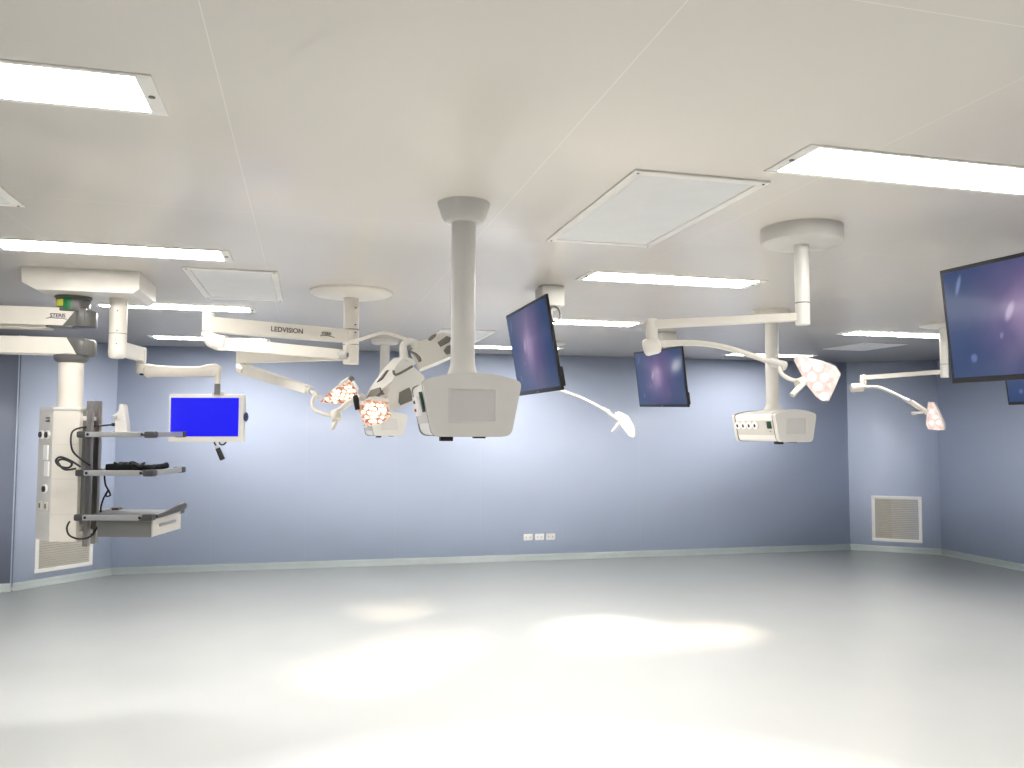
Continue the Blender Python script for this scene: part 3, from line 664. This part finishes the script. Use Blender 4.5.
# ------------------------------------------------------------------ ceiling-hung monitors
def make_tv(label, c, head, tilt, roll, mount, loop=False, bh=0.09):
    c = Vector(c)
    t = thing('ceiling_monitor', label, 'screen', (mount[0], mount[1], H), group='wide monitors hung from the ceiling')
    W_, H_ = 1.09, 0.628
    rt = bpy.data.objects.new('monitor_body', None)
    R = (Matrix.Rotation(head, 4, 'Z') @ Matrix.Rotation(roll, 4, 'Y') @ Matrix.Rotation(tilt, 4, 'X'))
    X = Matrix.Translation(c) @ R
    bpy.data.objects.remove(rt)
    def local(mb, name, m, par):
        bmesh.ops.transform(mb.bm, matrix=X, verts=mb.bm.verts)
        return mb.build(name, m, par)
    b = MB(); b.box((0, 0.010, 0), (W_, 0.020, H_), 0.005); b.box((0, 0.030, -0.06), (W_*0.66, 0.03, H_*0.6), 0.012)
    body = local(b, 'monitor_body', M['black'], t)
    # the lit picture keeps its own axes so that its pattern follows the screen
    s = MB().box((0, 0, 0), (W_-0.044, 0.004, H_-0.05)).build('screen', M['tv'])
    s.parent = body
    Y = wmat(body).inverted() @ X @ Matrix.Translation((0, -0.001, 0.004))
    s.location = Y.to_translation(); s.rotation_euler = Y.to_euler()
    g = MB(); g.box((0, -0.001, -H_/2+0.012), (0.05, 0.004, 0.008), 0.001); local(g, 'badge', M['dgrey'], body)
    p = MB(); p.box((W_*0.47, 0.022, -H_*0.36), (0.05, 0.035, 0.13), 0.010); local(p, 'speaker_box', M['black'], body)
    # mount: plate behind the screen, arm and ceiling box
    q = MB(); q.box((0, 0.052, 0.06), (0.30, 0.02, 0.34), 0.004); q.box((0, 0.085, 0.20), (0.06, 0.07, 0.08), 0.006); local(q, 'wall_plate', M['dgrey'], t)
    a0 = X @ Vector((0, 0.10, 0.21)); mx = Vector((mount[0], mount[1], 0))
    z_t = a0.z
    k = MB(); k.cyl((mount[0], mount[1], H-0.02), (mount[0], mount[1], z_t-0.03), 0.022, seg=20, bevel=0.004); k.build('drop_tube', M['grey'], t)
    k = MB(); k.beam(a0, (mount[0], mount[1], z_t), 0.05, 0.05, 0.04, 0.04, 0.006); k.build('support_arm', M['dgrey'], t)
    hz = 0.5*(math.pi/2)
    k = MB(); k.box((mount[0], mount[1], H-bh/2), (0.17, 0.20, bh), 0.010); k.box((mount[0], mount[1], H-bh-0.006), (0.12, 0.14, 0.016), 0.006); k.build('ceiling_box', M['mgrey2'], t)
    if loop:
        k = MB(); yy = mount[1]-0.18
        pts = [(mount[0]-0.015+0.040*math.cos(a), mount[1]-0.18+0.02*math.sin(a), H-0.225+0.060*math.sin(a)) for a in [i*2*PI/14 for i in range(15)]]
        k.tube(pts, 0.008, seg=8, smooth=2); k.build('cable_loop', M['dgrey'], t)
    return t
M['mgrey2'] = mat('painted_mount_grey', (206, 203, 196), 0.45)
make_tv('tilted monitor next to the central pendant, seen nearly edge-on', (1.522, 5.405, 2.38), -1.579, 0.178, 0.007, (1.725, 5.62), True, 0.15)
make_tv('smaller-looking monitor in the background, behind a lamp elbow', (3.675, 7.934, 2.376), -1.514, 0.133, 0.030, (3.76, 7.95))
make_tv('largest monitor, cut off by the right picture edge', (3.44, 3.11, 2.382), -1.526, 0.118, 0.010, (3.66, 3.10))
make_tv('monitor mostly hidden, lower corner peeking out below the largest screen', (6.57, 5.77, 2.38), -1.57, 0.12, 0.0, (6.80, 5.78))

# ------------------------------------------------------------------ equipment boom on the left
E1 = Vector((math.cos(YAW), -math.sin(YAW), 0)); E2 = Vector((math.sin(YAW), math.cos(YAW), 0))
def B(l, d, z): return E1*l+E2*d+Vector((0, 0, z))
RB = Matrix((E1, E2, Vector((0, 0, 1)))).transposed()
A1 = Vector((-1.584, 6.046, 0))
t = thing('equipment_boom', 'white equipment boom with grey-ended arms and shelf column at left', 'equipment boom', (A1.x, A1.y, H))
# ceiling housing with a bevelled underside
hx0, hx1, hy0, hy1 = -1.83, -1.116, 5.77, 6.37
m = MB(); m.prism([(hx0, H), (hx0+0.01, H-0.105), (hx0+0.09, H-0.15), (hx1-0.04, H-0.15), (hx1, H-0.12), (hx1, H)][::-1], hy1-hy0, ((0, hy1, 0), (1, 0, 0), (0, 0, 1)), 0.012, 3)
m.build('ceiling_housing', M['white'], t)
m = MB(); m.cyl((A1.x, A1.y, 2.722), (A1.x, A1.y, 2.706), 0.116, seg=40, bevel=0.003); m.cyl((A1.x, A1.y, 2.708), (A1.x, A1.y, 2.612), 0.106, seg=40, bevel=0.004); m.build('swivel', M['dgrey'], t)
def arc_patch(a0, a1, r, z0, z1, th=0.003):
    mb = MB(); n = 8; pr = []
    for i in range(n+1):
        a = a0+(a1-a0)*i/n; pr.append((r*math.cos(a), r*math.sin(a)))
    for i in range(n, -1, -1):
        a = a0+(a1-a0)*i/n; pr.append(((r-th)*math.cos(a), (r-th)*math.sin(a)))
    return mb.prism(pr, z1-z0, ((A1.x, A1.y, z0), (1, 0, 0), (0, 1, 0)))
va = math.atan2(-A1.y, -A1.x)          # direction from the swivel towards the room's front
arc_patch(va-1.35, va-0.62, 0.1085, 2.645, 2.690).build('brake_label', M['yellow'], t)
arc_patch(va-0.60, va-0.10, 0.1090, 2.620, 2.703).build('green_label', M['green'], t)
# upper arm (to the left, out of the picture) and lower arm coming back
xe = -2.62
def arm(name, z0, z1, sl, endname):
    # white box beam with a slanted grey end
    x1 = A1.x+0.045; zc = (z0+z1)/2
    a, b = (x1, x1-0.085) if sl > 0 else (x1-0.06, x1+0.005)     # slant at top, bottom
    y0 = A1.y-0.085
    o = MB().prism([(xe, z0), (b, z0), (a, z1), (xe, z1)], 0.17, ((0, y0+0.17, 0), (1, 0, 0), (0, 0, 1)), 0.010, 3).build(name, M['cream'], t)
    m = MB(); m.prism([(b+0.001, z0+0.001), (x1+0.055, z0+0.001), (x1+0.055, z1-0.001), (a+0.001, z1-0.001)], 0.168, ((0, y0+0.169, 0), (1, 0, 0), (0, 0, 1)), 0.006, 2)
    m.cyl((x1+0.020, A1.y, z0-0.008), (x1+0.020, A1.y, z1-0.006), 0.088, seg=36, bevel=0.018)
    m.build(endname, M['dgrey'], t)
    return o
up = arm('upper_arm', 2.512, 2.632, 1, 'arm_end_cover')
lo = arm('lower_arm', 2.318, 2.430, -1, 'arm_end_cover')
MB().box(((xe+A1.x-0.13)/2+0.12, A1.y, 2.501), (A1.x-0.13-xe-0.24, 0.10, 0.024), 0.006).build('arm_channel', M['cream'], t)
MB().box((A1.x-0.06, A1.y, 2.505), (0.17, 0.165, 0.014), 0.003).build('end_lip', M['dgrey'], t)
for z0, z1 in ((2.30, 2.66),):
    MB().cyl((xe-0.03, A1.y, z0), (xe-0.03, A1.y, z1), 0.11, seg=36, bevel=0.02).build('elbow_joint', M['dgrey'], t)
yf = A1.y-0.0855
text_mesh('maker_lettering', 'STERIS', 0.036, (A1.x-0.120, yf, 2.566), (1, 0, 0), (0, 0, 1), M['purple'], up, 0.92)
m = MB(); z = 2.560; m.tube([(A1.x-0.142, yf, z-0.006), (A1.x-0.115, yf, z+0.002), (A1.x-0.08, yf, z-0.001), (A1.x-0.04, yf, z-0.001), (A1.x-0.015, yf, z-0.007)], 0.0025, seg=6); m.build('maker_underline', M['purple'], up)
MB().box((A1.x-0.495, yf, 2.574), (0.11, 0.003, 0.036), 0.001).build('arm_badge', M['purple'], up)
# down post
m = MB(); m.lathe([(0.080, 2.262), (0.100, 2.276), (0.108, 2.292), (0.108, 2.312), (0.085, 2.322)], (A1.x, A1.y, 0), seg=40); m.build('lower_swivel', M['dgrey'], t)
MB().cyl((A1.x, A1.y, 2.28), (A1.x, A1.y, 1.93), 0.078, seg=40).build('post', M['cream'], t)
# service head: cream front, grey angled socket face to its left, grey spine to the right
ZT, ZB = 1.943, 1.058
hl, hr = -3.080, -2.905
plan = [(hl, 5.36), (hr, 5.36), (hr, 5.66), (hl-0.15, 5.66), (hl-0.19, 5.52)]
m = MB(); o = B(0, 0, ZB)
m.prism(plan, ZT-ZB, (o, E1, E2), 0.006, 2); sh = m.build('service_head', M['cream'], t)
MB().prism([(x+(0.006 if x > -3.0 else -0.006), y+(0.004 if y > 5.5 else -0.006)) for x, y in plan], 0.018, (B(0, 0, ZT-0.004), E1, E2), 0.004).build('head_lid', M['white2'], t)
MB().box(B(hr+0.013, 5.425, (ZT+ZB)/2+0.05), (0.026, 0.06, ZT-ZB-0.13), 0.006, RB).build('spine', M['mgrey'], t)
fd = Vector((-0.19, 0.16)).normalized()     # direction along the angled face in (l, d)
fn = E1*(-fd.y)*-1*-1+E2*0
al = E1*fd.x+E2*fd.y; fnorm = E1*(-0.81)+E2*(-0.587)
fnorm = (al.cross(Vector((0, 0, 1)))).normalized()
if fnorm.dot(-E2) < 0: fnorm = -fnorm
FR = Matrix((al, fnorm, Vector((0, 0, 1)))).transposed()
flen = math.hypot(0.19, 0.16)
def FS(s, z, off): return B(hl, 5.36, z)+al*(s*flen)+fnorm*off
MB().box(FS(0.5, (ZT+ZB)/2, 0.001), (flen*0.98, 0.004, ZT-ZB-0.02), 0.001, FR).build('socket_face', M['grey'], t)
g = MB()
for z in (1.705, 1.475, 1.24):
    g.box(B((hl+hr)/2, 5.3595, z), (hr-hl-0.004, 0.002, 0.004), 0, RB)
    g.box(FS(0.5, z, 0.0035), (flen*0.97, 0.002, 0.004), 0, FR)
g.build('panel_seam', M['grey'], t)
for s, z in ((0.30, 1.77), (0.72, 1.77), (0.34, 1.405)):
    so = MB().prism([(0.030*math.cos(q*PI/10), 0.036*math.sin(q*PI/10)) for q in range(20)], 0.012, (FS(s, z, 0.003), al, Vector((0, 0, 1))) if al.cross(Vector((0, 0, 1))).dot(fnorm) > 0 else (FS(s, z, 0.003), Vector((0, 0, 1)), al), 0.003).build('gas_outlet', M['sock'], t)
    MB().prism([(0.020*math.cos(q*PI/10), 0.020*math.sin(q*PI/10)) for q in range(20)], 0.010, (FS(s, z, 0.014), al, Vector((0, 0, 1))) if al.cross(Vector((0, 0, 1))).dot(fnorm) > 0 else (FS(s, z, 0.014), Vector((0, 0, 1)), al), 0.002).build('outlet_core', M['black'], so)
for z in (1.885, 1.863):
    MB().box(FS(0.32, z, 0.008), (0.045, 0.016, 0.012), 0.003, FR).build('hook', M['dgrey'], t)
for s, z in ((0.40, 1.65), (0.30, 1.54)):
    MB().box(FS(s, z, 0.006), (0.075, 0.012, 0.10), 0.003, FR).build('socket_plate', M['sock'], t)
for s in (0.25, 0.65):
    q = MB().box(FS(s, 1.29, 0.006), (0.05, 0.012, 0.055), 0.004, FR).build('data_socket', M['grille'], t)
    MB().box(FS(s, 1.29, 0.013), (0.024, 0.004, 0.03), 0.001, FR).build('socket_hole', M['dgrey'], q)
# twin rails with brackets
for k, (l, d, zt, zb) in enumerate(((-2.862, 5.41, 2.000, 1.022), (-2.876, 5.54, 2.004, 1.022))):
    m = MB(); m.box(B(l, d, (zt+zb)/2), (0.036, 0.036, zt-zb), 0.003, RB)
    m.box(B(l-0.006, d-0.019, (zt+zb)/2), (0.008, 0.004, zt-zb-0.02), 0.001, RB)
    m.build('rail', M['steel'], t)
for z in (1.88, 1.11):
    MB().box(B(-2.892, 5.47, z), (0.03, 0.16, 0.03), 0.004, RB).build('rail_bracket', M['grey'], t)
# shelves
def shelf(z, l0=-2.885, l1=-2.385, d0=5.30, d1=5.82, deep=False):
    s = MB().box(B((l0+l1)/2, (d0+d1)/2, z), (l1-l0-0.03, d1-d0-0.03, 0.016), 0.003, RB).build('shelf', M['shelf'], t)
    MB().box(B((l0+l1)/2-0.01, d0, z+0.004), (l1-l0-0.13, 0.026, 0.036), 0.004, RB).build('front_rail', M['alu'], s)
    MB().box(B(l1, (d0+d1)/2, z+0.004), (0.026, d1-d0-0.13, 0.034), 0.004, RB).build('side_rail', M['alu'], s)
    MB().box(B(l0+0.003, (d0+d1)/2+0.12, z+0.004), (0.024, d1-d0-0.36, 0.034), 0.004, RB).build('side_rail', M['alu'], s)
    for lx, dx in ((l0, d0), (l1, d0), (l1, d1), (l0, d1)):
        MB().box(B(lx+(0.03 if lx == l0 else -0.022), dx+(0.025 if dx == d0 else -0.025), z+0.003), (0.070, 0.070, 0.044), 0.012, RB).build('corner_bumper', M['bump'], s)
    for lx in (l0+0.075, l1-0.065): MB().cyl(B(lx, d0-0.012, z+0.004), B(lx, d0-0.017, z+0.004), 0.009, seg=12).build('bolt', M['black'], s)
    return s
s1 = shelf(1.770); s2 = shelf(1.515); s3 = shelf(1.222)
# drawer box under the bottom shelf
dr = MB(); dr.box(B(-2.575, 5.57, 1.152), (0.36, 0.46, 0.118), 0.006, RB); drawer = dr.build('drawer', M['mgrey'], t)
MB().box(B(-2.392, 5.57, 1.152), (0.010, 0.455, 0.114), 0.003, RB).build('drawer_front', M['grey'], drawer)
MB().box(B(-2.384, 5.57, 1.160), (0.014, 0.26, 0.020), 0.005, RB).build('drawer_handle', M['alu'], drawer)
# dark handle bar on the bottom shelf's far corner
MB().tube([B(-2.37, 5.36, 1.228), B(-2.36, 5.50, 1.236), B(-2.36, 5.65, 1.248), B(-2.37, 5.79, 1.258), B(-2.42, 5.82, 1.246)], 0.018, seg=12, smooth=4, radii=[0.012, 0.016, 0.024, 0.026, 0.014]).build('push_handle', M['bump'], t)

# things on the shelves
h = thing('bracket_holder', 'white notched holder standing on the top boom shelf', 'holder', B(-2.75, 5.62, 1.779))
h0 = B(-2.75, 5.62, 1.779)
MB().prism(rpoly([(-0.034, 0.0), (0.054, 0.0), (0.042, 0.09), (0.026, 0.195), (0.016, 0.208), (-0.008, 0.206), (-0.012, 0.160), (-0.044, 0.125), (-0.036, 0.08)], 0.01, 3), 0.05, (h0+E2*0.025, E1, (0, 0, 1)), 0.004).build('body', M['white2'], h)
MB().box(h0+E1*(-0.035)+Vector((0, 0, 0.118))-E2*0.02, (0.03, 0.05, 0.016), 0.004, RB).build('clip', M['grille'], h)
MB().box(h0+E1*(-0.045)+Vector((0, 0, 0.062))-E2*0.02, (0.022, 0.03, 0.022), 0.003, RB).build('plug', M['black'], h)
def cable(label, pts, r=0.006, name='cable'):
    return tag(MB().tube(pts, r, seg=8, smooth=5).build(name, M['cable']), label, 'cable')
cable('thin black cable from the white holder down past the top shelf edge', [B(-2.79, 5.60, 1.842), B(-2.84, 5.50, 1.832), B(-2.88, 5.40, 1.825), B(-2.917, 5.31, 1.80), B(-2.92, 5.285, 1.74), B(-2.905, 5.29, 1.66), B(-2.86, 5.33, 1.60), B(-2.83, 5.37, 1.565)])
cable('looped black cable bunch hanging beside the middle boom shelf', [B(-2.84, 5.27, 1.56), B(-2.90, 5.26, 1.60), B(-2.97, 5.26, 1.625), B(-3.005, 5.27, 1.60), B(-2.985, 5.28, 1.565), B(-2.92, 5.27, 1.555), B(-2.90, 5.27, 1.585), B(-2.95, 5.26, 1.61), B(-2.98, 5.25, 1.595), B(-2.93, 5.24, 1.545), B(-2.86, 5.25, 1.55)], 0.007)
cable('black cable drooping under the bottom boom shelf at its left corner', [B(-2.90, 5.27, 1.205), B(-2.915, 5.265, 1.16), B(-2.895, 5.27, 1.11), B(-2.84, 5.30, 1.085), B(-2.80, 5.36, 1.10), B(-2.795, 5.42, 1.15)])
cable('black cable hanging with small loop between middle and bottom shelves', [B(-2.80, 5.50, 1.50), B(-2.79, 5.50, 1.43), B(-2.765, 5.50, 1.385), B(-2.755, 5.50, 1.355), B(-2.785, 5.50, 1.352), B(-2.77, 5.50, 1.39), B(-2.80, 5.505, 1.34), B(-2.82, 5.51, 1.28), B(-2.825, 5.52, 1.238)], 0.006)
# heap of cable and connector lying on the middle shelf
hp = thing('cable_heap', 'tangled heap of black cable and connectors on the middle boom shelf', 'cable', B(-2.62, 5.56, 1.524))
m = MB(); pts = []
for i in range(46):
    a = i*0.9; l = -2.74+0.0058*i+0.02*math.sin(i*1.7); d = 5.55+0.10*math.sin(a)*(1-0.008*i); pts.append(B(l, d, 1.538+0.016*abs(math.sin(i*2.3))+(0.026 if i < 28 else 0.004)*abs(math.cos(i*1.1))))
m.tube(pts, 0.0085, seg=8, smooth=4); m.build('coil', M['cable'], hp)
m = MB(); m.box(B(-2.68, 5.50, 1.548), (0.19, 0.09, 0.048), 0.012, RB); m.build('connector_block', M['black'], hp)
m = MB(); m.tube([B(-2.60, 5.47, 1.536), B(-2.52, 5.52, 1.545), B(-2.46, 5.62, 1.548), B(-2.44, 5.66, 1.556)], 0.016, seg=10, smooth=4, radii=[0.014, 0.017, 0.02, 0.022]); m.build('hand_control', M['black'], hp)

# ------------------------------------------------------------------ monitor arm with blue screen
A2 = Vector((-1.298, 6.05, 0))
t = thing('monitor_arm', 'white ceiling monitor arm carrying a small bright blue screen', 'monitor', (A2.x, A2.y, 2.72))
m = MB(); m.lathe([(0.030, 2.300), (0.046, 2.304), (0.056, 2.316), (0.060, 2.345), (0.058, 2.372), (0.058, 2.722)], (A2.x, A2.y, 0), seg=36); m.build('drop_tube', M['white'], t)
m = MB(); m.cyl((A2.x, A2.y, 2.476), (A2.x, A2.y, 2.472), 0.0588, seg=36); m.build('joint_seam', M['seam'], t)
for z in (2.63, 2.49, 2.40): MB().cyl(Vector((A2.x, A2.y, z))+Vector((0.006, -0.056, 0)), Vector((A2.x, A2.y, z))+Vector((0.006, -0.060, 0)), 0.005, seg=10).build('screw', M['dgrey'], t)
def C2(l, d, z): return B(l, d, z)
MB().beam(C2(-2.765, 5.57, 2.375), C2(-2.795, 5.96, 2.372), 0.10, 0.10, 0.055, 0.06, 0.006).build('link_arm', M['white2'], t)
m = MB(); m.cyl(C2(-2.795, 5.98, 2.424), C2(-2.795, 5.98, 2.30), 0.036, seg=28, bevel=0.006); m.build('link_joint', M['white2'], t)
m = MB(); m.cyl(C2(-2.785, 5.985, 2.30), C2(-2.785, 5.985, 2.225), 0.045, seg=28, bevel=0.014); m.ball(C2(-2.735, 5.985, 2.250), 0.052, (1.1, 0.85, 0.95)); m.build('elbow_joint', M['cream'], t)
MB().cyl(C2(-2.775, 5.97, 2.227), C2(-2.775, 5.97, 2.213), 0.022, seg=18, bevel=0.003).build('pivot_cap', M['black'], t)
MB().tube([C2(-2.745, 5.985, 2.247), C2(-2.66, 5.985, 2.246), C2(-2.5, 5.985, 2.242), C2(-2.36, 5.985, 2.242), C2(-2.30, 5.985, 2.250), C2(-2.235, 5.985, 2.254), C2(-2.20, 5.985, 2.246)], 0.04, seg=20, smooth=4, radii=[0.054, 0.042, 0.040, 0.040, 0.046, 0.050, 0.030]).build('spring_arm', M['cream'], t)
m = MB(); m.cyl(C2(-2.217, 5.985, 2.26), C2(-2.217, 5.985, 2.150), 0.026, 0.020, seg=24, bevel=0.004); m.build('drop_spigot', M['cream'], t)
MB().cyl(C2(-2.217, 5.985, 2.152), C2(-2.217, 5.985, 2.07), 0.022, seg=20, bevel=0.003).build('coupling', M['mgrey'], t)
zc = 1.896
ms = MB().box(C2(-2.305, 6.03, zc-0.002), (0.565, 0.06, 0.362), 0.010, RB).build('monitor_case', M['white2'], t)
MB().box(C2(-2.313, 5.998, zc+0.006), (0.510, 0.006, 0.290), 0, RB).build('blue_screen', M['bluescreen'], ms)
MB().box(C2(-2.215, 6.02, 2.078), (0.09, 0.05, 0.03), 0.006, RB).build('top_bracket', M['grey'], t)
m = MB(); m.ball(C2(-2.012, 6.03, zc+0.008), 0.034, (0.5, 0.9, 1.05), RB); m.build('side_knob', M['dblue'], t)
h = thing('hand_remote', 'small black handset dangling on a cord below the blue screen', 'handset', C2(-2.215, 6.01, 1.712))
m = MB(); m.cyl(C2(-2.211, 6.0, 1.670), C2(-2.170, 6.0, 1.582), 0.018, 0.020, seg=16, bevel=0.005); m.build('grip', M['black'], h)
m = MB(); m.cyl(C2(-2.219, 6.0, 1.688), C2(-2.209, 6.0, 1.666), 0.014, 0.018, seg=16, bevel=0.003); m.build('collar', M['grey'], h)
m = MB(); m.tube([C2(-2.240, 6.01, 1.717), C2(-2.231, 6.0, 1.700), C2(-2.218, 6.0, 1.684)], 0.006, seg=8, smooth=4); m.tube([C2(-2.202, 6.01, 1.717), C2(-2.190, 6.0, 1.697), C2(-2.165, 6.0, 1.696), C2(-2.150, 6.01, 1.717)], 0.006, seg=8, smooth=4); m.build('cord', M['cable'], h)

# ------------------------------------------------------------------ world and colour management
w = bpy.data.worlds.new('world'); bpy.context.scene.world = w; w.use_nodes = True
w.node_tree.nodes['Background'].inputs[0].default_value = (0.02, 0.02, 0.02, 1)
vs = bpy.context.scene.view_settings
cs = bpy.context.scene.cycles
cs.max_bounces = 16; cs.diffuse_bounces = 10; cs.glossy_bounces = 6
vs.view_transform = 'Standard'; vs.look = 'None'; vs.exposure = 0.46; vs.gamma = 1.0; vs.use_curve_mapping = False
